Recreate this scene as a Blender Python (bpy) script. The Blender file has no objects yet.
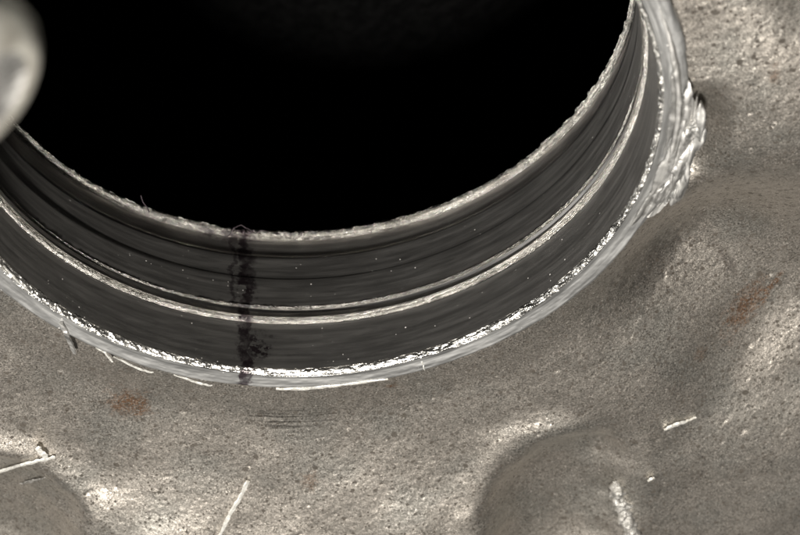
import bpy, math, random
import numpy as np

S = bpy.context.scene
COL = S.collection
rnd = random.Random(7)

# ---------------------------------------------------------------- camera
TILT, ROLL, TX, TY, DIST = 0.800, -0.079, 0.990, -2.310, 23.944
FPX = 2000.0                                   # focal length in photo pixels (800 wide)
_d = np.array([0, -math.sin(TILT), -math.cos(TILT)])
_u0 = np.array([0, math.cos(TILT), -math.sin(TILT)])
_r0 = np.cross(_d, _u0)
_c, _s = math.cos(ROLL), math.sin(ROLL)
CR = _c * _r0 + _s * _u0
CU = -_s * _r0 + _c * _u0
CP = np.array([TX, TY, 0.0]) - DIST * _d
from mathutils import Matrix, Vector
cam_data = bpy.data.cameras.new("camera")
cam = bpy.data.objects.new("camera", cam_data)
COL.objects.link(cam)
cam.matrix_world = Matrix(((CR[0], CU[0], -_d[0], CP[0]), (CR[1], CU[1], -_d[1], CP[1]),
                           (CR[2], CU[2], -_d[2], CP[2]), (0, 0, 0, 1)))
cam_data.sensor_width = 36.0
cam_data.lens = FPX / 800.0 * 36.0
cam_data.clip_start = 0.1
cam_data.clip_end = 500
cam_data.dof.use_dof = True
cam_data.dof.focus_distance = 25.0
cam_data.dof.aperture_fstop = 0.42
S.camera = cam

# ---------------------------------------------------------------- world and lamps
W = bpy.data.worlds.new("World")
S.world = W
W.use_nodes = True
bg = W.node_tree.nodes["Background"]
bg.inputs[0].default_value = (0.9, 0.95, 1.0, 1)
bg.inputs[1].default_value = 0.012
S.view_settings.view_transform = 'Standard'
S.view_settings.look = 'None'
S.view_settings.gamma = 1
S.view_settings.exposure = 0


def lamp(name, pos, target, size, power, color):
    l = bpy.data.lights.new(name, 'AREA')
    l.shape = 'DISK'
    l.size = size
    l.energy = power
    l.color = color
    o = bpy.data.objects.new(name, l)
    COL.objects.link(o)
    o.location = pos
    o.rotation_euler = (Vector(target) - Vector(pos)).to_track_quat('-Z', 'Y').to_euler()
    return o


lamp("key_lamp", (2 - 60 * 0.12, -4 + 60 * 0.36, 60 * 0.925), (2, -4, 0), 5.0, 118000, (1.0, 0.955, 0.89))
lamp("fill_lamp", (-34, 4, 20), (1, -4, 0), 4.0, 7500, (1.0, 0.985, 0.96))


# ---------------------------------------------------------------- helpers
def at(px, py, z=0.0):
    v = _d + (px - 400) / FPX * CR + (267.5 - py) / FPX * CU
    t = (z - CP[2]) / v[2]
    return CP + t * v


def ray_at(px, py, dist):
    v = _d + (px - 400) / FPX * CR + (267.5 - py) / FPX * CU
    return CP + dist * v


def ang(px, py, z=0.0):
    p = at(px, py, z)
    return math.atan2(p[1], p[0])


def _hash(ix, iy, seed):
    n = (ix.astype(np.int64) * 374761393 + iy.astype(np.int64) * 668265263 + seed * 974634077) & 0x7fffffff
    n = ((n ^ (n >> 13)) * 1274126177) & 0x7fffffff
    n = n ^ (n >> 16)
    return (n & 0xffff) / 32767.5 - 1.0


def noise(x, y, seed=0):
    x = np.asarray(x, float)
    y = np.asarray(y, float)
    ix = np.floor(x)
    iy = np.floor(y)
    fx = x - ix
    fy = y - iy
    fx = fx * fx * fx * (fx * (fx * 6 - 15) + 10)
    fy = fy * fy * fy * (fy * (fy * 6 - 15) + 10)
    a = _hash(ix, iy, seed)
    b = _hash(ix + 1, iy, seed)
    c = _hash(ix, iy + 1, seed)
    d = _hash(ix + 1, iy + 1, seed)
    return (a * (1 - fx) + b * fx) * (1 - fy) + (c * (1 - fx) + d * fx) * fy


def fbm(x, y, octv=4, seed=0, gain=0.5):
    s = 0.0
    amp = 1.0
    for k in range(octv):
        s = s + amp * noise(x * 2.03 ** k + 13.7 * k, y * 2.03 ** k - 7.1 * k, seed + k)
        amp *= gain
    return s


def sstep(a, b, x):
    t = np.clip((x - a) / (b - a), 0, 1)
    return t * t * (3 - 2 * t)


def ell(x, y, px, py, rx, ry, rot=0.0, p=2.0):
    """normalised distance from an elliptical feature seen at a point of the casting"""
    c = at(px, py)
    dx, dy = x - c[0], y - c[1]
    cr, sr = math.cos(rot), math.sin(rot)
    return (np.abs((dx * cr + dy * sr) / rx) ** p + np.abs((-dx * sr + dy * cr) / ry) ** p) ** (1 / p)


def edge_dist(x, y, *a):
    """distance outside (+) or inside (-) the outline of such a feature"""
    k = 1e-3
    e = ell(x, y, *a)
    gx = (ell(x + k, y, *a) - ell(x - k, y, *a)) / (2 * k)
    gy = (ell(x, y + k, *a) - ell(x, y - k, *a)) / (2 * k)
    return (e - 1) / np.maximum(np.hypot(gx, gy), 0.15)


# pits of the casting skin, real dents
_pits = []
for k in range(420):
    q = at(rnd.uniform(-10, 810), rnd.uniform(60, 545))
    if math.hypot(q[0], q[1]) > 4.5:
        s = rnd.uniform(0.012, 0.03) if rnd.random() < 0.85 else rnd.uniform(0.03, 0.045)
        _pits.append((q[0], q[1], s, rnd.uniform(0.5, 1.0)))


def base_h(x, y):
    r = np.hypot(x, y)
    h = -0.06 - 0.12 * sstep(4.25, 5.2, r)
    th = np.arctan2(y, x)
    # steep shoulder below the rim, right
    wdg = np.exp(-(np.abs(th - ang(650, 262)) / 0.26) ** 2.4)
    h = h - 1.0 * sstep(4.05, 5.8, r) * wdg * (1 - 0.15 * sstep(6.4, 9.9, r))
    # scooped pocket in the lower right, with a soft raised lip
    wv = 0.05 * fbm(x * 1.7, y * 1.7, 2, 5)
    e = ell(x, y, 556, 528, 1.02, 1.75, -0.10, 2.3) + wv
    d = edge_dist(x, y, 556, 528, 1.02, 1.75, -0.10, 2.3) + wv
    h = h - 0.40 * np.log1p(np.exp((1 - np.minimum(e, 1.6) ** 2.6) * 4)) / 4 + 0.12 * np.exp(-((d - 0.10) / 0.32) ** 2) * (1 - 0.75 * sstep(at(575, 480)[0], at(640, 480)[0], x))
    e = ell(x, y, 603, 462, 0.42, 0.60, 0.4)
    h = h - 0.20 * np.exp(-e * e)
    # scooped pocket in the lower left
    e = ell(x, y, -12, 545, 1.37, 1.80, 0.0, 2.3) + wv
    d = edge_dist(x, y, -12, 545, 1.37, 1.80, 0.0, 2.3) + wv
    h = h - 0.52 * np.log1p(np.exp((1 - np.minimum(e, 1.6) ** 2.0) * 5)) / 5 + 0.12 * np.exp(-((d - 0.10) / 0.28) ** 2)
    # the body swells again towards the near edge
    e = ell(x, y, 155, 570, 0.9, 1.5)
    h = h + 0.30 * np.exp(-e * e)
    e = ell(x, y, 430, 565, 0.9, 1.5)
    h = h + 0.30 * np.exp(-e * e)
    e = ell(x, y, 290, 585, 2.4, 2.3)
    h = h + 0.62 * np.exp(-e * e)
    # the right flank steps down to a lower face
    A, B = at(800, 325), at(655, 440)
    nx, ny = (B - A)[1], -(B - A)[0]
    ln = math.hypot(nx, ny)
    dl = -((x - A[0]) * nx + (y - A[1]) * ny) / ln
    dl = dl if ((at(790, 480)[0] - A[0]) * -nx + (at(790, 480)[1] - A[1]) * -ny) > 0 else -dl
    h = h - 0.09 * sstep(-0.6, 0.8, dl + 0.1 * fbm(x, y, 2, 8)) * sstep(at(640, 470)[0], at(720, 470)[0], x)
    # a long shallow trough, then a rise
    e = ell(x, y, 720, 420, 0.8, 2.2, -0.55)
    h = h - 0.10 * np.exp(-e * e)
    e = ell(x, y, 790, 130, 1.0, 1.8, 0.1)
    h = h + 0.25 * np.exp(-e * e)
    h = h - 0.48 * sstep(5.1, 4.35, r) * sstep(0.9, 0.2, ell(x, y, 700, 150, 0.9, 1.2))
    # outer edge of the casting
    f = sstep(7.7, 9.4, r) * sstep(-2.5, 0.2, y) + sstep(12.5, 15.0, r)
    h = h - 0.3 * sstep(1.0, 0.2, ell(x, y, 850, -35, 1.15, 1.6))
    h = h - 23.6 * np.clip(f, 0, 1) ** 1.3
    h = h + 0.022 * fbm(x * 0.9, y * 0.9, 2, 3)
    return h


def full_h(x, y):
    h = base_h(x, y)
    h = h + 0.002 * fbm(x * 3, y * 3, 2, 11) + 0.0018 * fbm(x * 17, y * 15, 3, 21, 0.65)
    return h


def on(px, py, lift=0.0):
    z = 0.0
    for k in range(12):
        p = at(px, py, z)
        z = float(full_h(p[0], p[1])) + lift
    return at(px, py, z)


def mesh_obj(name, verts, faces, mat=None, parent=None, smooth=True):
    me = bpy.data.meshes.new(name)
    verts = np.asarray(verts, np.float32)
    faces = np.asarray(faces, np.int32) if not isinstance(faces, list) else faces
    if isinstance(faces, list):
        me.from_pydata([tuple(v) for v in verts], [], faces)
    else:
        n = len(faces)
        k = faces.shape[1]
        me.vertices.add(len(verts))
        me.vertices.foreach_set("co", verts.ravel())
        me.loops.add(n * k)
        me.loops.foreach_set("vertex_index", faces.ravel())
        me.polygons.add(n)
        me.polygons.foreach_set("loop_start", np.arange(0, n * k, k, dtype=np.int32))
        me.polygons.foreach_set("loop_total", np.full(n, k, np.int32))
        me.update(calc_edges=True)
    me.validate()
    me.polygons.foreach_set("use_smooth", [smooth] * len(me.polygons))
    if mat:
        me.materials.append(mat)
    o = bpy.data.objects.new(name, me)
    COL.objects.link(o)
    if parent is not None:
        o.parent = parent
    return o


def grid_faces(nu, nv, wrap_u=False):
    iu = np.arange(nu if wrap_u else nu - 1)
    iv = np.arange(nv - 1)
    U, V = np.meshgrid(iu, iv, indexing='ij')
    U2 = (U + 1) % nu
    f = np.stack([U * nv + V, U2 * nv + V, U2 * nv + V + 1, U * nv + V + 1], -1)
    return f.reshape(-1, 4)


def tag(o, label=None, cat=None, group=None, kind=None):
    if label:
        o["label"] = label
    if cat:
        o["category"] = cat
    if group:
        o["group"] = group
    if kind:
        o["kind"] = kind
    return o


# ---------------------------------------------------------------- node helpers
class NT:
    def __init__(self, name):
        self.m = bpy.data.materials.new(name)
        self.m.use_nodes = True
        self.t = self.m.node_tree
        self.b = self.t.nodes["Principled BSDF"]
        self.co = self.t.nodes.new("ShaderNodeTexCoord").outputs["Object"]

    def lk(self, a, b):
        if isinstance(a, (int, float)):
            b.default_value = a
        elif isinstance(a, tuple):
            b.default_value = a if len(a) != 3 or b.type == 'VECTOR' else a + (1,)
        else:
            self.t.links.new(a, b)

    def noise(self, scale, detail=3, rough=0.5, vec=None, dist=0.0):
        n = self.t.nodes.new("ShaderNodeTexNoise")
        n.inputs["Scale"].default_value = scale
        n.inputs["Detail"].default_value = detail
        n.inputs["Roughness"].default_value = rough
        n.inputs["Distortion"].default_value = dist
        self.lk(vec if vec is not None else self.co, n.inputs["Vector"])
        return n.outputs["Fac"]

    def vor(self, scale, vec=None, out="Distance", rand=1.0):
        n = self.t.nodes.new("ShaderNodeTexVoronoi")
        n.inputs["Scale"].default_value = scale
        n.inputs["Randomness"].default_value = rand
        self.lk(vec if vec is not None else self.co, n.inputs["Vector"])
        return n.outputs[out]

    def math(self, op, a, b=0.0, c=0.0, clamp=False):
        n = self.t.nodes.new("ShaderNodeMath")
        n.operation = op
        n.use_clamp = clamp
        self.lk(a, n.inputs[0])
        self.lk(b, n.inputs[1])
        self.lk(c, n.inputs[2])
        return n.outputs[0]

    def vmath(self, op, a, b=(0.0, 0.0, 0.0)):
        n = self.t.nodes.new("ShaderNodeVectorMath")
        n.operation = op
        self.lk(a, n.inputs[0])
        self.lk(b, n.inputs[1])
        return n.outputs["Value"] if op in ('LENGTH', 'DOT_PRODUCT', 'DISTANCE') else n.outputs[0]

    def step(self, x, a, b, lo=0.0, hi=1.0):
        n = self.t.nodes.new("ShaderNodeMapRange")
        n.interpolation_type = 'SMOOTHSTEP'
        if a > b:
            a, b, lo, hi = b, a, hi, lo
        self.lk(x, n.inputs[0])
        for i, v in ((1, a), (2, b), (3, lo), (4, hi)):
            n.inputs[i].default_value = v
        return n.outputs[0]

    def mix(self, f, a, b):
        n = self.t.nodes.new("ShaderNodeMix")
        n.data_type = 'RGBA'
        self.lk(f, n.inputs[0])
        self.lk(a, n.inputs[6])
        self.lk(b, n.inputs[7])
        return n.outputs[2]

    def bump(self, h, strength, dist, normal=None):
        n = self.t.nodes.new("ShaderNodeBump")
        n.inputs["Strength"].default_value = strength
        n.inputs["Distance"].default_value = dist
        self.lk(h, n.inputs["Height"])
        if normal is not None:
            self.lk(normal, n.inputs["Normal"])
        return n.outputs[0]

    def polar(self):
        """(angle * 4, radius, z) of the point: runs along the turned surface"""
        x = self.t.nodes.new("ShaderNodeSeparateXYZ")
        self.lk(self.co, x.inputs[0])
        a = self.math('ARCTAN2', x.outputs[1], x.outputs[0])
        r = self.math('SQRT', self.math('ADD', self.math('MULTIPLY', x.outputs[0], x.outputs[0]),
                                        self.math('MULTIPLY', x.outputs[1], x.outputs[1])))
        return self.math('MULTIPLY', a, 4.0), r, x.outputs[2]

    def xyz(self, a, b, c):
        n = self.t.nodes.new("ShaderNodeCombineXYZ")
        for i, v in enumerate((a, b, c)):
            self.lk(v, n.inputs[i])
        return n.outputs[0]

    def spot(self, px, py, rx, ry, wob, rot=0.0, soft=0.35):
        """mask of a stain with its own place and ragged outline"""
        c = on(px, py)
        d = self.vmath('SUBTRACT', self.co, (float(c[0]), float(c[1]), 0.0))
        m = self.t.nodes.new("ShaderNodeMapping")
        m.vector_type = 'TEXTURE'
        m.inputs["Rotation"].default_value = (0, 0, rot)
        m.inputs["Scale"].default_value = (rx, ry, 100)
        self.lk(d, m.inputs["Vector"])
        l = self.vmath('LENGTH', m.outputs[0])
        return self.step(self.math('ADD', l, wob), 1.0, soft)

    def facets(self, scale, amp, vec=None):
        """surface normal broken into small tilted grains"""
        n = self.t.nodes.new("ShaderNodeTexVoronoi")
        n.inputs["Scale"].default_value = scale
        self.lk(vec if vec is not None else self.co, n.inputs["Vector"])
        d = self.vmath('SUBTRACT', n.outputs["Color"], (0.5, 0.5, 0.5))
        sc = self.t.nodes.new("ShaderNodeVectorMath")
        sc.operation = 'SCALE'
        self.lk(d, sc.inputs[0])
        self.lk(amp, sc.inputs["Scale"])
        g = self.t.nodes.new("ShaderNodeNewGeometry")
        return self.vmath('NORMALIZE', self.vmath('ADD', g.outputs["Normal"], sc.outputs[0]))

    def out(self, color, rough, metal, normal=None, spec=None):
        self.lk(color, self.b.inputs["Base Color"])
        self.lk(rough, self.b.inputs["Roughness"])
        self.lk(metal, self.b.inputs["Metallic"])
        if normal is not None:
            self.lk(normal, self.b.inputs["Normal"])
        return self.m


# ---------------------------------------------------------------- materials
def cast_material():
    n = NT("cast_steel_skin")
    fine = n.noise(48, 6, 0.75)
    grit = n.noise(95, 2, 0.6)
    mid = n.noise(7, 5, 0.65)
    big = n.noise(1.1, 3, 0.5)
    warp = n.vmath('ADD', n.co, n.vmath('SCALE', n.t.nodes.new("ShaderNodeTexNoise").outputs["Color"]))
    col = n.mix(n.step(fine, 0.33, 0.68), (0.26, 0.234, 0.204), (0.68, 0.635, 0.572))
    col = n.mix(n.step(mid, 0.40, 0.75, 0.0, 0.38), col, (0.12, 0.108, 0.092))
    col = n.mix(n.step(big, 0.45, 0.68, 0.0, 0.35), col, (0.27, 0.275, 0.255))
    # rust blooms
    wob = n.math('MULTIPLY', n.math('SUBTRACT', n.noise(9, 5, 0.75), 0.5), 2.6)
    speck = n.step(n.noise(30, 4, 0.7), 0.36, 0.54, 0.0, 1.15)
    for px, py, rx, ry, rot, k in ((130, 402, 0.30, 0.30, 0, 0.75), (392, 386, 0.07, 0.05, 0, 0.9), (745, 306, 0.24, 0.46, -0.6, 0.7),
                                   (772, 285, 0.06, 0.28, -0.5, 0.7), (310, 480, 0.14, 0.2, 0, 0.4),
                                   (700, 355, 0.1, 0.16, 0, 0.35), (775, 75, 0.07, 0.16, 0, 0.4), ):
        m = n.math('MULTIPLY', n.math('MULTIPLY', n.spot(px, py, rx * 1.25, ry * 1.25, wob, rot, 0.1), speck), k, 0.0, True)
        col = n.mix(m, col, (0.22, 0.105, 0.045))
    # oily grime mixed with painted shade on the steep shoulder; thin tide line beside
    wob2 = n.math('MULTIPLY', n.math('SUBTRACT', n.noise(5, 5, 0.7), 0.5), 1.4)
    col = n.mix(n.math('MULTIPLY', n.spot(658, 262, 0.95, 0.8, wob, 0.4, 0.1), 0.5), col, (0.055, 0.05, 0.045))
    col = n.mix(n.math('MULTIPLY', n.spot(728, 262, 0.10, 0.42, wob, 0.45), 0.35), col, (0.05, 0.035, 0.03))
    # fine concentric tool scratches in the skin below the dye run
    u, r, z = n.polar()
    ring = n.noise(1.0, 3, 0.6, n.xyz(n.math('MULTIPLY', u, 0.5), n.math('MULTIPLY', r, 16), 0.0))
    sm = n.math('MULTIPLY', n.spot(290, 417, 0.75, 0.36, wob2), n.step(ring, 0.55, 0.61))
    col = n.mix(n.math('MULTIPLY', sm, 0.7), col, (0.05, 0.045, 0.04))
    # pits, dark inside
    dv = n.vmath('ADD', n.co, n.xyz(n.math('MULTIPLY', n.noise(22, 2), 0.06), n.math('MULTIPLY', n.noise(27, 2), 0.06), 0.0))
    rv = n.vor(6.5, dv, "Color")
    sx = n.t.nodes.new("ShaderNodeSeparateColor")
    n.lk(rv, sx.inputs[0])
    p1 = n.math('LESS_THAN', n.vor(6.5, dv), n.math('MULTIPLY', n.math('POWER', sx.outputs[0], 3.0), 0.29))
    rv2 = n.vor(17, dv, "Color")
    sx2 = n.t.nodes.new("ShaderNodeSeparateColor")
    n.lk(rv2, sx2.inputs[0])
    p2 = n.math('LESS_THAN', n.vor(17, dv), n.math('MULTIPLY', n.math('POWER', sx2.outputs[1], 1.7), 0.42))
    pit = n.math('MAXIMUM', p1, p2)
    rv3 = n.vor(34, dv, "Color")
    sx3 = n.t.nodes.new("ShaderNodeSeparateColor")
    n.lk(rv3, sx3.inputs[0])
    p3 = n.math('LESS_THAN', n.vor(34, dv), n.math('MULTIPLY', n.math('POWER', sx3.outputs[2], 2.2), 0.40))
    pit = n.math('MAXIMUM', pit, n.math('MULTIPLY', p3, n.step(mid, 0.42, 0.6, 0.15, 0.9)))
    speckle = n.math('MULTIPLY', n.step(n.noise(36, 2, 0.6), 0.56, 0.68), n.step(n.noise(4, 4, 0.7), 0.35, 0.65, 0.35, 0.9))
    col = n.mix(speckle, col, (0.07, 0.062, 0.052))
    n.lk(n.math('SUBTRACT', 0.5, n.math('MULTIPLY', pit, 0.46)), n.b.inputs["Specular IOR Level"])
    col = n.mix(n.math('MULTIPLY', pit, 0.92), col, (0.016, 0.013, 0.010))
    hgt = n.math('ADD', n.math('MULTIPLY', fine, 0.55), n.math('MULTIPLY', grit, 0.45))
    dvf = n.vmath('ADD', n.co, n.xyz(n.math('MULTIPLY', n.noise(60, 2), 0.03), n.math('MULTIPLY', n.noise(66, 2), 0.03), 0.0))
    nb = n.bump(hgt, 0.30, 0.02, n.facets(70, n.math('MULTIPLY', n.step(mid, 0.35, 0.65, 0.05, 0.20), n.math('SUBTRACT', 1.0, pit))))
    rough = n.step(n.noise(50, 3, 0.6), 0.35, 0.7, 0.33, 0.49)
    met = n.step(fine, 0.36, 0.58, 0.76, 1.0)
    met = n.math('MULTIPLY', met, n.math('SUBTRACT', 1.0, pit))
    return n.out(col, rough, met, nb)


def turned_material(name, dark, light, rough0, rough1, speck=0.0, streak=False, line=60.0, bstr=0.25, dirty=0.7, fine=70):
    n = NT(name)
    u, r, z = n.polar()
    v1 = n.xyz(n.math('MULTIPLY', u, 0.16), n.math('MULTIPLY', r, line), n.math('MULTIPLY', z, line))
    rings = n.noise(1.0, 1.5, 0.5, v1)
    v2 = n.xyz(n.math('MULTIPLY', u, 0.8), n.math('MULTIPLY', r, 7), n.math('MULTIPLY', z, 7))
    bands = n.noise(1.0, 2, 0.5, v2)
    dirt = n.noise(1.0, 5, 0.7, n.xyz(n.math('MULTIPLY', u, 2.2), n.math('MULTIPLY', r, 7.0), n.math('MULTIPLY', z, 7.0)))
    col = n.mix(n.step(rings, 0.35, 0.65), dark, light)
    col = n.mix(n.step(bands, 0.40, 0.65, 0.0, 0.5), col, dark)
    col = n.mix(n.step(dirt, 0.52, 0.75, 0.0, dirty), col, tuple(0.45 * c for c in dark))
    hgt = n.math('ADD', n.math('MULTIPLY', rings, 0.6), n.math('MULTIPLY', n.noise(fine, 3, 0.6), speck))
    rough = n.step(n.noise(1.0, 3, 0.6, n.xyz(n.math('MULTIPLY', u, 1.5), n.math('MULTIPLY', r, 12), n.math('MULTIPLY', z, 12))), 0.35, 0.7, rough0, rough1)
    # stray bright particles
    pv = n.vor(16)
    ps = n.t.nodes.new("ShaderNodeSeparateColor")
    n.lk(n.vor(16, None, "Color"), ps.inputs[0])
    part = n.math('LESS_THAN', pv, n.math('MULTIPLY', n.math('POWER', ps.outputs[0], 9.0), 0.16))
    col = n.mix(part, col, (0.6, 0.58, 0.55))
    met = n.math('SUBTRACT', 1.0, part)
    if streak:
        # dye run across the bore: a dark purple-black streak with its own ragged edge
        a0 = ang(246, 371)
        w = n.math('MULTIPLY', n.math('SUBTRACT', n.noise(4, 5, 0.7), 0.5), 1.3)
        du = n.math('ABSOLUTE', n.math('ADD', n.math('SUBTRACT', u, a0 * 4.0), n.math('MULTIPLY', w, 0.28)))
        wid = n.math('ADD', n.math('MULTIPLY', n.step(n.noise(2.6, 4, 0.7), 0.3, 0.7), 0.13), 0.03)
        m = n.step(n.math('DIVIDE', du, wid), 1.25, 0.55)
        m = n.math('MULTIPLY', m, n.step(n.noise(8, 4, 0.65), 0.28, 0.60, 0.45, 1.0))
        # a side run
        du2 = n.math('ABSOLUTE', n.math('ADD', n.math('SUBTRACT', u, a0 * 4.0 - 0.17), n.math('MULTIPLY', w, 0.35)))
        m2 = n.math('MULTIPLY', n.step(du2, 0.05, 0.015), n.step(z, -0.8, -1.2))
        m = n.math('MAXIMUM', m, n.math('MULTIPLY', m2, 0.7))
        m3 = n.math('MULTIPLY', n.step(n.math('ABSOLUTE', n.math('ADD', n.math('SUBTRACT', u, a0 * 4.0 + 0.16), n.math('MULTIPLY', w, 0.5))), 0.16, 0.04),
                    n.math('MULTIPLY', n.step(z, -0.75, -0.45), n.step(z, -0.06, -0.25)))
        m = n.math('MAXIMUM', m, n.math('MULTIPLY', m3, n.step(n.noise(14, 4, 0.7), 0.42, 0.55)))
        m4 = n.step(n.math('ABSOLUTE', n.math('SUBTRACT', u, a0 * 4.0 - 0.22)), 0.55, 0.2)
        m4 = n.math('MULTIPLY', n.math('MULTIPLY', m4, n.step(z, -2.2, -2.42)), n.step(n.noise(9, 5, 0.7), 0.46, 0.56, 0.0, 0.75))
        m = n.math('MAXIMUM', m, m4)
        col = n.mix(n.math('MULTIPLY', m, 0.88), col, (0.034, 0.015, 0.026))
        hgt = n.math('ADD', hgt, n.math('MULTIPLY', m, n.noise(40, 3)))
    nb = n.bump(hgt, bstr, 0.03, n.facets(1.0, 0.8 if speck > 1 else 0.24, n.xyz(n.math('MULTIPLY', u, 60.0), n.math('MULTIPLY', r, 70.0), n.math('MULTIPLY', z, 70.0))) if speck > 0.3 else None)
    return n.out(col, rough, met, nb)


def plain_material(name, c0, c1, scale, r0, r1, metal, bump=0.3):
    n = NT(name)
    f = n.noise(scale, 5, 0.65)
    return n.out(n.mix(n.step(f, 0.35, 0.66), c0, c1), n.step(n.noise(scale * 1.7, 3), 0.35, 0.65, r0, r1), metal,
                 n.bump(f, bump, 0.03))


M_cast = cast_material()
M_wall = turned_material("turned_bore", (0.35, 0.34, 0.325), (0.49, 0.475, 0.455), 0.43, 0.49, 0.0, True, 15, 0.06, 0.45)
M_ridge = turned_material("rough_groove_edge", (0.24, 0.23, 0.21), (0.80, 0.78, 0.74), 0.20, 0.34, 1.6, True, 26, 0.75, 0.9, 95)
M_rim = turned_material("turned_rim", (0.36, 0.36, 0.352), (0.56, 0.56, 0.55), 0.46, 0.58, 0.05, True, 22, 0.08, 0.2)
M_edge = turned_material("bright_chamfer", (0.55, 0.54, 0.51), (0.88, 0.86, 0.82), 0.30, 0.44, 0.7, True, 30, 0.4, 0.7, 75)
M_shav = plain_material("bright_shaving", (0.55, 0.54, 0.5), (0.85, 0.84, 0.8), 18, 0.3, 0.5, 0.6, 0.3)
M_torn = turned_material("torn_metal", (0.28, 0.276, 0.264), (0.56, 0.55, 0.53), 0.5, 0.7, 0.1, False, 22, 0.5, 0.4)
M_slag = plain_material("weld_metal", (0.14, 0.135, 0.125), (0.34, 0.33, 0.31), 16, 0.3, 0.55, 0.6, 0.8)
M_fibre = plain_material("dark_fibre", (0.02, 0.014, 0.018), (0.05, 0.04, 0.045), 20, 0.5, 0.7, 0.0, 0.1)
M_dark = plain_material("cavity_shade_black", (0.002, 0.002, 0.002), (0.005, 0.005, 0.005), 4, 0.7, 0.9, 0.0, 0.3)  # near-black colour paints in the shade of the deep cavity
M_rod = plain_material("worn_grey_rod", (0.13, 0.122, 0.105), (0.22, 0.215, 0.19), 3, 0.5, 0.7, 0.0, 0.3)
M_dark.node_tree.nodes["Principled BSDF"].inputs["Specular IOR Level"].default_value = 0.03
M_bench = plain_material("bench_top", (0.16, 0.20, 0.18), (0.24, 0.28, 0.26), 0.6, 0.5, 0.7, 0.0, 0.1)

# ---------------------------------------------------------------- setting: what it stands on
gb = mesh_obj("floor", [(-90, -90, -24), (90, -90, -24), (90, 90, -24), (-90, 90, -24)], [(0, 1, 2, 3)], M_bench)
tag(gb, kind="structure")

# ---------------------------------------------------------------- the casting
housing = bpy.data.objects.new("cast_housing", None)
COL.objects.link(housing)
tag(housing, "grey cast metal housing with a large round machined bore and pitted skin", "housing")

# skin: an annulus of real relief, finer where it is seen large
th_v = np.linspace(math.radians(-182), math.radians(55), 1500)
th_h = np.linspace(math.radians(55), math.radians(178), 120)[1:-1]
TH = np.concatenate([th_v, th_h])
R0 = 4.20
rr = np.concatenate([R0 + np.linspace(0, 5.2, 360), R0 + 5.2 + np.linspace(0, 7.0, 60)[1:]])
TT, RR = np.meshgrid(TH, rr, indexing='ij')
X, Y = RR * np.cos(TT), RR * np.sin(TT)
Z = full_h(X, Y)
for (qx, qy, s, k) in _pits:
    i0, i1 = np.searchsorted(rr, [math.hypot(qx, qy) - 4 * s, math.hypot(qx, qy) + 4 * s])
    a = math.atan2(qy, qx)
    if a > math.radians(178):
        a -= 2 * math.pi
    da = 4 * s / math.hypot(qx, qy)
    j0, j1 = np.searchsorted(TH, [a - da, a + da])
    if i1 > i0 and j1 > j0:
        sub = (slice(j0, j1), slice(i0, i1))
        dd = ((X[sub] - qx) ** 2 + (Y[sub] - qy) ** 2) / (s * s)
        Z[sub] -= 0.45 * s * k * np.exp(-dd)
V = np.stack([X, Y, Z], -1).reshape(-1, 3)
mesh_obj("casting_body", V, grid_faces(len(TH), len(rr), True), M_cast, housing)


def lathe(name, prof, segs, mat, disp=None, parent=housing, a0=0.0, a1=2 * math.pi, sub=6):
    P = [np.array(prof[0], float)]
    for a, b in zip(prof[:-1], prof[1:]):
        for k in range(1, sub + 1):
            P.append(np.array(a) + (np.array(b) - np.array(a)) * k / sub)
    P = np.array(P)
    wrap = abs(a1 - a0 - 2 * math.pi) < 1e-6
    th = np.linspace(a0, a1, segs, endpoint=not wrap)
    T, I = np.meshgrid(th, np.arange(len(P)), indexing='ij')
    r = P[I, 0]
    z = P[I, 1]
    if disp:
        r, z = disp(T, r, z, I / (len(P) - 1.0))
    V = np.stack([r * np.cos(T), r * np.sin(T), z], -1).reshape(-1, 3)
    return mesh_obj(name, V, grid_faces(segs, len(P), wrap), mat, parent)


def rough_disp(amp, fr, seed, zamp=None):
    def f(T, r, z, t):
        w = np.sin(np.pi * np.clip(t, 0, 1)) ** 0.5
        e = fbm(T * fr, t * 5 + z * 9, 4, seed, 0.6)
        e2 = fbm(T * fr * 1.1 + 50, t * 5 + z * 9, 4, seed + 9, 0.6)
        return r + amp * e * w, z + (amp if zamp is None else zamp) * e2 * w
    return f


# the turned bore, from the mouth to the lip
lathe("bore_wall", [(4.000, 0.0), (4.0, -0.72), (3.994, -0.742)], 1400, M_wall)
lathe("groove_shoulder", [(3.996, -0.752), (3.988, -0.760), (3.972, -0.774), (3.962, -0.79), (3.955, -0.838)], 2200, M_ridge, rough_disp(0.008, 60, 31), sub=4)
lathe("groove", [(3.942, -0.83), (3.99, -0.87), (4.03, -0.92), (4.03, -0.98), (4.005, -1.02)], 1400, M_wall)
lathe("groove_edge", [(4.004, -1.014), (3.990, -1.022), (3.976, -1.038), (3.985, -1.062)], 2200, M_ridge, rough_disp(0.007, 70, 37), sub=4)
lathe("inner_bore_wall", [(3.985, -1.058), (4.0, -1.55), (4.012, -1.57), (4.04, -2.0), (4.07, -2.03), (4.16, -2.425)], 1400, M_wall)


def lip_disp(T, r, z, t):
    w = sstep(0.0, 0.25, t)
    e = fbm(T * 40, t * 3, 5, 51, 0.72)
    e2 = fbm(T * 36 + 20, t * 4, 5, 57, 0.72)
    return r + 0.013 * e * w, z + 0.014 * e2 * w


lathe("bore_lip", [(4.165, -2.42), (4.155, -2.435), (4.12, -2.465), (4.10, -2.50), (4.095, -2.53), (4.13, -2.58), (4.25, -2.70)], 2600, M_ridge, lip_disp, sub=4)
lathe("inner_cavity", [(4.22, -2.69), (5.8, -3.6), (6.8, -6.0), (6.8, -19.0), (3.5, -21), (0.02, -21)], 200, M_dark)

# the rim: bright chamfer inside, brushed face outside, ragged edge
A_BURR = ang(694, 140)


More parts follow.
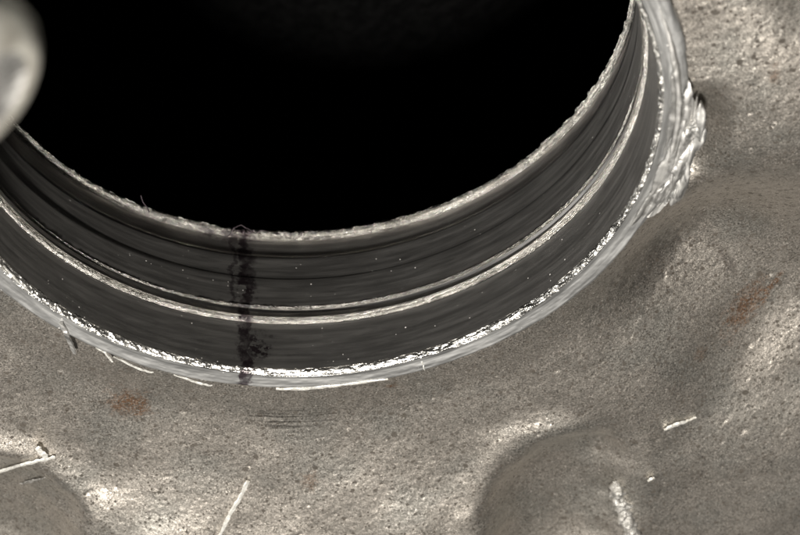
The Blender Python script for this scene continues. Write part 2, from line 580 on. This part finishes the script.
def out_r(T):
    d = (T - A_BURR + math.pi) % (2 * math.pi) - math.pi
    return 0.14 * np.exp(-(d / 0.13) ** 2) + 0.06 * np.exp(-((d - 0.3) / 0.3) ** 2)


def rim_disp(T, r, z, t):
    k = sstep(0.35, 0.8, t)
    e = fbm(T * 14, t * 2, 5, 61, 0.6)
    r = r + k * (out_r(T) + 0.018 * e)
    z = z + 0.0022 * fbm(T * 30, r * 20, 3, 63) * sstep(0.1, 0.2, t)
    return r, z


def cham_disp(T, r, z, t):
    e = fbm(T * 34, t * 2.5, 5, 71, 0.65)
    e2 = fbm(T * 40 + 9, t * 2.5, 5, 77, 0.65)
    w = np.sin(np.pi * t) ** 0.5
    wide = 0.018 * fbm(T * 3, T * 0, 2, 79)
    k = 0.45 + 0.55 * sstep(-1.0, -1.5, np.where(T > math.pi, T - 2 * math.pi, T))
    r = 4.001 + (r - 4.001) * (k + (1 - k) * sstep(0.8, 1.0, t))
    return r + 0.012 * e * w + wide * sstep(0.5, 1, t), z + 0.012 * e2 * w


lathe("rim_chamfer", [(4.001, -0.005), (4.006, 0.025), (4.022, 0.055), (4.045, 0.075), (4.060, 0.077)], 2600, M_edge, cham_disp, sub=4)
lathe("rim_face", [(4.050, 0.076), (4.12, 0.072), (4.20, 0.076), (4.27, 0.078), (4.288, 0.06), (4.285, 0.0), (4.24, -0.30)], 2600, M_rim, rim_disp, sub=5)


# torn layers of the rim, right
def torn_layer(a0, a1, r_in, r_out, z_in, z_out, seed, jag):
    n = 420
    m = 14
    th = np.linspace(a0, a1, n)
    env = np.sin(np.pi * np.linspace(0, 1, n)) ** 0.35
    rg = random.Random(seed)
    kx, ky, kz = [0.0], [0.8], [0.0]
    while kx[-1] < 1:
        kx.append(kx[-1] + rg.choice((0.02, 0.06, 0.10, 0.14)) * rg.uniform(0.6, 1.3))
        ky.append(rg.uniform(0.62, 0.8) if rg.random() < 0.25 else rg.uniform(0.84, 1.05))
        kz.append(0.0)
    t = np.linspace(0, 1, n)
    edge = r_in + (r_out - r_in) * env * (np.interp(t, kx, ky) + 0.02 * fbm(th * 120, th * 0, 3, seed, 0.7))
    lift = np.interp(t, kx, kz)
    s = np.linspace(0, 1, m)
    flat = r_in + (r_out - r_in) * 0.8 * env
    rr_ = r_in + 0.012 * fbm(th * 20, th * 0 + 4, 3, seed + 3)[:, None] + (flat - r_in)[:, None] * s[None, :] + (edge - flat)[:, None] * s[None, :] ** 4
    zz = z_in + lift[:, None] * s[None, :] ** 3 + (z_out - z_in) * env[:, None] * s[None, :] ** 1.6 + 0.012 * fbm(th[:, None] * 4 + 0 * s, rr_ * 16, 3, seed + 5)
    top = np.stack([rr_ * np.cos(th)[:, None], rr_ * np.sin(th)[:, None], zz], -1).reshape(-1, 3)
    bot = top.copy()
    bot[:, 2] -= 0.03
    f = grid_faces(n, m)
    fb = f[:, ::-1] + n * m
    e = np.arange(n - 1) * m + m - 1
    side = np.stack([e, e + m, e + m + n * m, e + n * m], -1)
    e = np.arange(n - 1) * m
    side2 = np.stack([e + m, e, e + n * m, e + m + n * m], -1)
    return mesh_obj("torn_burr", np.concatenate([top, bot]), np.concatenate([f, fb, side, side2]), M_torn, housing)


b1 = torn_layer(ang(655, 216), ang(690, 84), 4.24, 4.52, 0.070, 0.09, 83, 0.17)
b1.data.set_sharp_from_angle(angle=math.radians(40))
b1["label"] = "jagged torn flap hanging over the casting"


def torn_strip(p0, p1, z0, z1, r_a, r_b, w, seed):
    """long splinter of rim metal lying along the arc"""
    a0, a1 = ang(*p0), ang(*p1)
    n, m = 160, 7
    t = np.linspace(0, 1, n)
    th = a0 + (a1 - a0) * t
    wd = w * np.sin(np.pi * t) ** 0.5 * (1 + 0.35 * fbm(th * 22, th * 0, 4, seed, 0.6)) + 0.004
    rc = r_a + (r_b - r_a) * t + 0.012 * fbm(th * 10, th * 0, 3, seed + 2)
    zc = z0 + (z1 - z0) * np.sin(np.pi * t) ** 0.7 + 0.010 * fbm(th * 14, th * 0, 3, seed + 4)
    sx = np.linspace(-1, 1, m)
    rad = rc[:, None] + wd[:, None] * 0.5 * sx
    zz = zc[:, None] + 0.010 * (1 - sx ** 2) + 0.02 * sx * noise(t * 4, t * 0, seed + 6)[:, None]
    top = np.stack([rad * np.cos(th)[:, None], rad * np.sin(th)[:, None], zz], -1).reshape(-1, 3)
    bot = top.copy()
    bot[:, 2] = np.minimum(bot[:, 2] - 0.02, (zc[:, None] - 0.02 + 0 * sx).ravel())
    f = grid_faces(n, m)
    e = np.arange(n - 1) * m + m - 1
    s1 = np.stack([e, e + m, e + m + n * m, e + n * m], -1)
    e = np.arange(n - 1) * m
    s2 = np.stack([e + m, e, e + n * m, e + m + n * m], -1)
    return mesh_obj("torn_splinter", np.concatenate([top, bot]), np.concatenate([f, f[:, ::-1] + n * m, s1, s2]), M_torn, housing)


torn_strip((652, 216), (684, 100), 0.08, 0.13, 4.24, 4.36, 0.13, 300)
torn_strip((662, 204), (690, 92), 0.08, 0.12, 4.32, 4.42, 0.09, 310)
torn_strip((640, 224), (670, 120), 0.08, 0.12, 4.16, 4.22, 0.10, 320)
torn_strip((668, 180), (672, 20), 0.085, 0.125, 4.24, 4.20, 0.07, 330)
torn_strip((672, 150), (664, 2), 0.085, 0.115, 4.14, 4.20, 0.06, 340)
torn_strip((676, 188), (697, 120), 0.07, 0.11, 4.40, 4.47, 0.07, 350)
torn_strip((660, 190), (680, 80), 0.09, 0.14, 4.22, 4.31, 0.05, 360)


rf = random.Random(41)
for k in range(20):
    f0 = rf.uniform(0.0, 0.86)
    ln = rf.uniform(0.10, 0.42) * (1 - 0.3 * f0)
    pa = (658 + 34 * math.sin(math.pi * f0 * 0.8), 214 - 128 * f0)
    pb = (658 + 34 * math.sin(math.pi * min(1, f0 + ln) * 0.8), 214 - 128 * (f0 + ln))
    q = rf.random()
    env = math.sin(math.pi * min(0.98, f0 + ln / 2 + 0.04)) ** 0.5
    ra = 4.25 + 0.30 * q * env
    dr = rf.uniform(-0.07, 0.03) * env
    a, b = (ra - dr, ra + dr + 0.02)
    torn_strip(pa, pb, 0.085 + 0.03 * rf.random(), 0.115 + 0.05 * rf.random(), a, b, rf.uniform(0.05, 0.12) * (0.5 + 0.5 * env), 400 + 7 * k)


def ribbon(name, pts, widths, thick, mat, parent=None, up=(0, 0, 1), tilt=0.0):
    """thin curled strip of metal along points, with real thickness"""
    pts = np.array(pts, float)
    # resample
    t = np.linspace(0, len(pts) - 1, max(24, 8 * len(pts)))
    i = np.minimum(t.astype(int), len(pts) - 2)
    f = (t - i)
    f = f * f * (3 - 2 * f) * 0.4 + f * 0.6
    C = pts[i] * (1 - f[:, None]) + pts[i + 1] * f[:, None]
    wd = np.interp(t, np.linspace(0, len(pts) - 1, len(widths)), widths)
    C = C + 0.006 * np.stack([noise(t * 3, t * 0 + k, 200 + k) for k in range(3)], -1)
    wd = wd * (1 + 0.25 * noise(t * 4, t * 0, 210))
    T = np.gradient(C, axis=0)
    T /= np.linalg.norm(T, axis=1)[:, None]
    upv = np.array(up, float)
    sd = np.cross(T, upv)
    sd /= np.linalg.norm(sd, axis=1)[:, None] + 1e-9
    nn = np.cross(sd, T)
    tw = tilt * (0.6 + 0.8 * noise(t * 0.8, t * 0, 220))
    s2 = sd * np.cos(tw)[:, None] + nn * np.sin(tw)[:, None]
    n2 = np.cross(s2, T)
    V = []
    for a, b in ((-1, -.3), (-.6, 1), (0.2, .6), (1, .2), (0.6, -1), (-.4, -.8)):
        V.append(C + s2 * (a * wd / 2)[:, None] + n2 * (b * thick / 2))
    V = np.stack(V, 1)
    n = len(C)
    f = []
    for k in range(n - 1):
        for j in range(6):
            f.append((k * 6 + j, k * 6 + (j + 1) % 6, (k + 1) * 6 + (j + 1) % 6, (k + 1) * 6 + j))
    f.append(tuple(range(5, -1, -1)))
    f.append(tuple((n - 1) * 6 + j for j in range(6)))
    return mesh_obj(name, V.reshape(-1, 3), f, mat, parent, smooth=False)


def rimp(px, py, z):
    return at(px, py, z)


# thin burr slivers still hanging from the rim's outer edge
for pts, w in (([(94, 352), (104, 357), (111, 366), (108, 361)], [.01, .03, .02, .012]),
               ([(112, 361), (125, 367), (140, 374), (152, 377)], [.012, .03, .035, .02]),
               ([(172, 379), (188, 384), (200, 388), (211, 390)], [.015, .03, .04, .02]),
               ([(2, 270), (14, 283), (26, 294), (34, 301)], [.012, .03, .025, .01]),
               ([(420, 366), (422, 370), (423, 374)], [.02, .02, .012])):
    ribbon("burr_sliver", [rimp(x + 1.5, y - 4, 0.075) for x, y in pts], w, 0.02, M_shav, housing)

# loose shavings, each its own thing
s1 = ribbon("metal_shaving", [on(x, y, .035) for x, y in ((219, 536), (226, 522), (233, 509), (241, 496), (248, 481))],
            [.035, .055, .06, .06, .045], 0.035, M_shav, tilt=0.3)
tag(s1, "straight bright metal sliver lying on the casting at the bottom edge", "metal shaving", "loose metal shavings")
s2 = bpy.data.objects.new("metal_shaving", None)
COL.objects.link(s2)
tag(s2, "bright metal shaving with a curled grey end on the left boss", "metal shaving", "loose metal shavings")
ribbon("strip", [on(x, y, .04) for x, y in ((-8, 474), (8, 469), (22, 465), (38, 461), (47, 459), (55, 457))], [.05, .06, .065, .06, .05, .06], 0.035, M_shav, s2)
ribbon("curl", [on(46, 459, .05), on(43, 454, .10), on(38, 449, .13), on(40, 447, .11)], [.07, .10, .08, .04], 0.03, M_shav, s2)
s3 = ribbon("metal_shaving", [at(61, 323, .10), at(66, 333, .10), at(71, 344, .09), at(75, 354, 0.06)], [.05, .06, .06, .05], 0.03, M_torn, tilt=0.3)
tag(s3, "short grey sliver lying across the rim's outer edge at left", "metal shaving", "loose metal shavings")
s4 = ribbon("metal_shaving", [at(x, y, .07) for x, y in ((276, 389), (300, 389), (322, 387), (342, 385), (364, 382), (388, 379))],
            [.03, .045, .06, .045, .04, .02], 0.03, M_shav, tilt=0.2)
tag(s4, "long thin white metal shaving lying along the rim's lower outer edge", "metal shaving", "loose metal shavings")

s5 = ribbon("metal_shaving", [on(20, 484, .03), on(28, 482, .035), (on(36, 480, .04)), on(45, 478, .03)], [.03, .055, .05, .02], 0.025, M_slag, tilt=0.2)
tag(s5, "small dull grey shaving just below the bright curled shaving", "metal shaving", "loose metal shavings")
ch = ribbon("metal_chip", [on(648, 481, .03), on(651, 479, .04), on(654, 478, .03)], [.03, .05, .03], 0.04, M_shav)
tag(ch, "tiny pale metal chip beside the top of the weld bead", "metal chip")


def fibre(pts, w, label):
    o = ribbon("fibre", pts, [w, w, w], w, M_fibre)
    tag(o, label, "fibre")


def lipp(px, py):
    return at(px, py, -2.49)


fibre([at(x, y, zz) for x, y, zz in ((228, 236, -2.45), (234, 228, -2.42), (241, 225, -2.38), (248, 229, -2.38), (256, 233, -2.42), (262, 230, -2.45), (268, 232, -2.48))], 0.014,
      "thin dark fibre looping over the inner lip at the dye streak")
fibre([at(x, y, zz) for x, y, zz in ((149, 212, -2.47), (146, 206, -2.42), (142, 200, -2.36), (141, 196, -2.34))], 0.014,
      "short upright hair on the inner lip left of the dye streak")

# weld bead on the right flank of the boss
nz, na = 60, 24
P0 = np.array([on(617, 483), on(619, 496), on(624, 510), on(630, 525), on(636, 542)])
VV = []
for k in range(nz):
    t = k / (nz - 1) * (len(P0) - 1)
    i = min(int(t), len(P0) - 2)
    c = P0[i] * (1 - t + i) + P0[i + 1] * (t - i)
    T = P0[i + 1] - P0[i]
    T /= np.linalg.norm(T)
    sd = np.cross(T, (0, 0, 1))
    cap = min(1, (k + 0.4) / 4) ** 0.5
    w = 0.105 * cap * (1 + 0.18 * math.sin(k * 0.9))
    for j in range(na):
        a = 2 * math.pi * j / na
        q = 1 + 0.42 * float(fbm(k * 0.22 + 3, a * 1.1 * (1 if j < na / 2 else 1), 4, 131, 0.6)) * 0.8
        VV.append(c + sd * (w * q * math.cos(a)) + np.array([0, 0, 1]) * (1.25 * w * q * math.sin(a)) - T * (0.05 if k == 0 else 0))
f = grid_faces(nz, na)
fw = [(k * na + na - 1, (k + 1) * na + na - 1, (k + 1) * na, k * na) for k in range(nz - 1)]
faces = [tuple(q) for q in f] + fw + [tuple(range(na)), tuple(range(nz * na - 1, nz * na - na - 1, -1))]
mesh_obj("weld_bead", VV, faces, M_slag, housing)

# a scab of the skin with a lifted edge
ribbon("lifted_scale", [on(664, 430, .02), on(670, 427, .03), on(678, 424, .03), on(688, 421, .02), on(696, 417, .01)], [.03, .07, .08, .05, .02], 0.04, M_shav, housing)

# ---------------------------------------------------------------- the rod in front, upper left
rod = bpy.data.objects.new("metal_rod", None)
COL.objects.link(rod)
tag(rod, "blurred rounded grey rod end in the top left corner", "rod")
RC = ray_at(-13, 94, 13.0)
rod_dir = np.array([0.70, -0.22, 0.60])
rod_dir /= np.linalg.norm(rod_dir)
RAD = 0.62
prof = [(0.001, -0.02), (0.20, -0.02), (0.30, 0.0), (0.34, 0.03), (0.38, 0.05), (0.43, 0.05), (0.48, 0.02), (0.54, -0.03), (0.595, -0.10), (RAD, -0.2), (RAD, -0.6), (RAD, -14.0)]
ax = np.cross(rod_dir, (0, 0, 1))
ax /= np.linalg.norm(ax)
ay = np.cross(rod_dir, ax)


def rod_mesh(name, prof, mat):
    V = []
    for (r, z) in prof:
        for j in range(64):
            a = 2 * math.pi * j / 64
            V.append(RC + rod_dir * z + ax * (r * math.cos(a)) + ay * (r * math.sin(a)))
    f = []
    for k in range(len(prof) - 1):
        for j in range(64):
            f.append((k * 64 + j, k * 64 + (j + 1) % 64, (k + 1) * 64 + (j + 1) % 64, (k + 1) * 64 + j))
    return mesh_obj(name, V, f, mat, rod)


rod_mesh("rounded_end", prof[3:], M_rod)
rod_mesh("end_recess", prof[:4], M_torn)
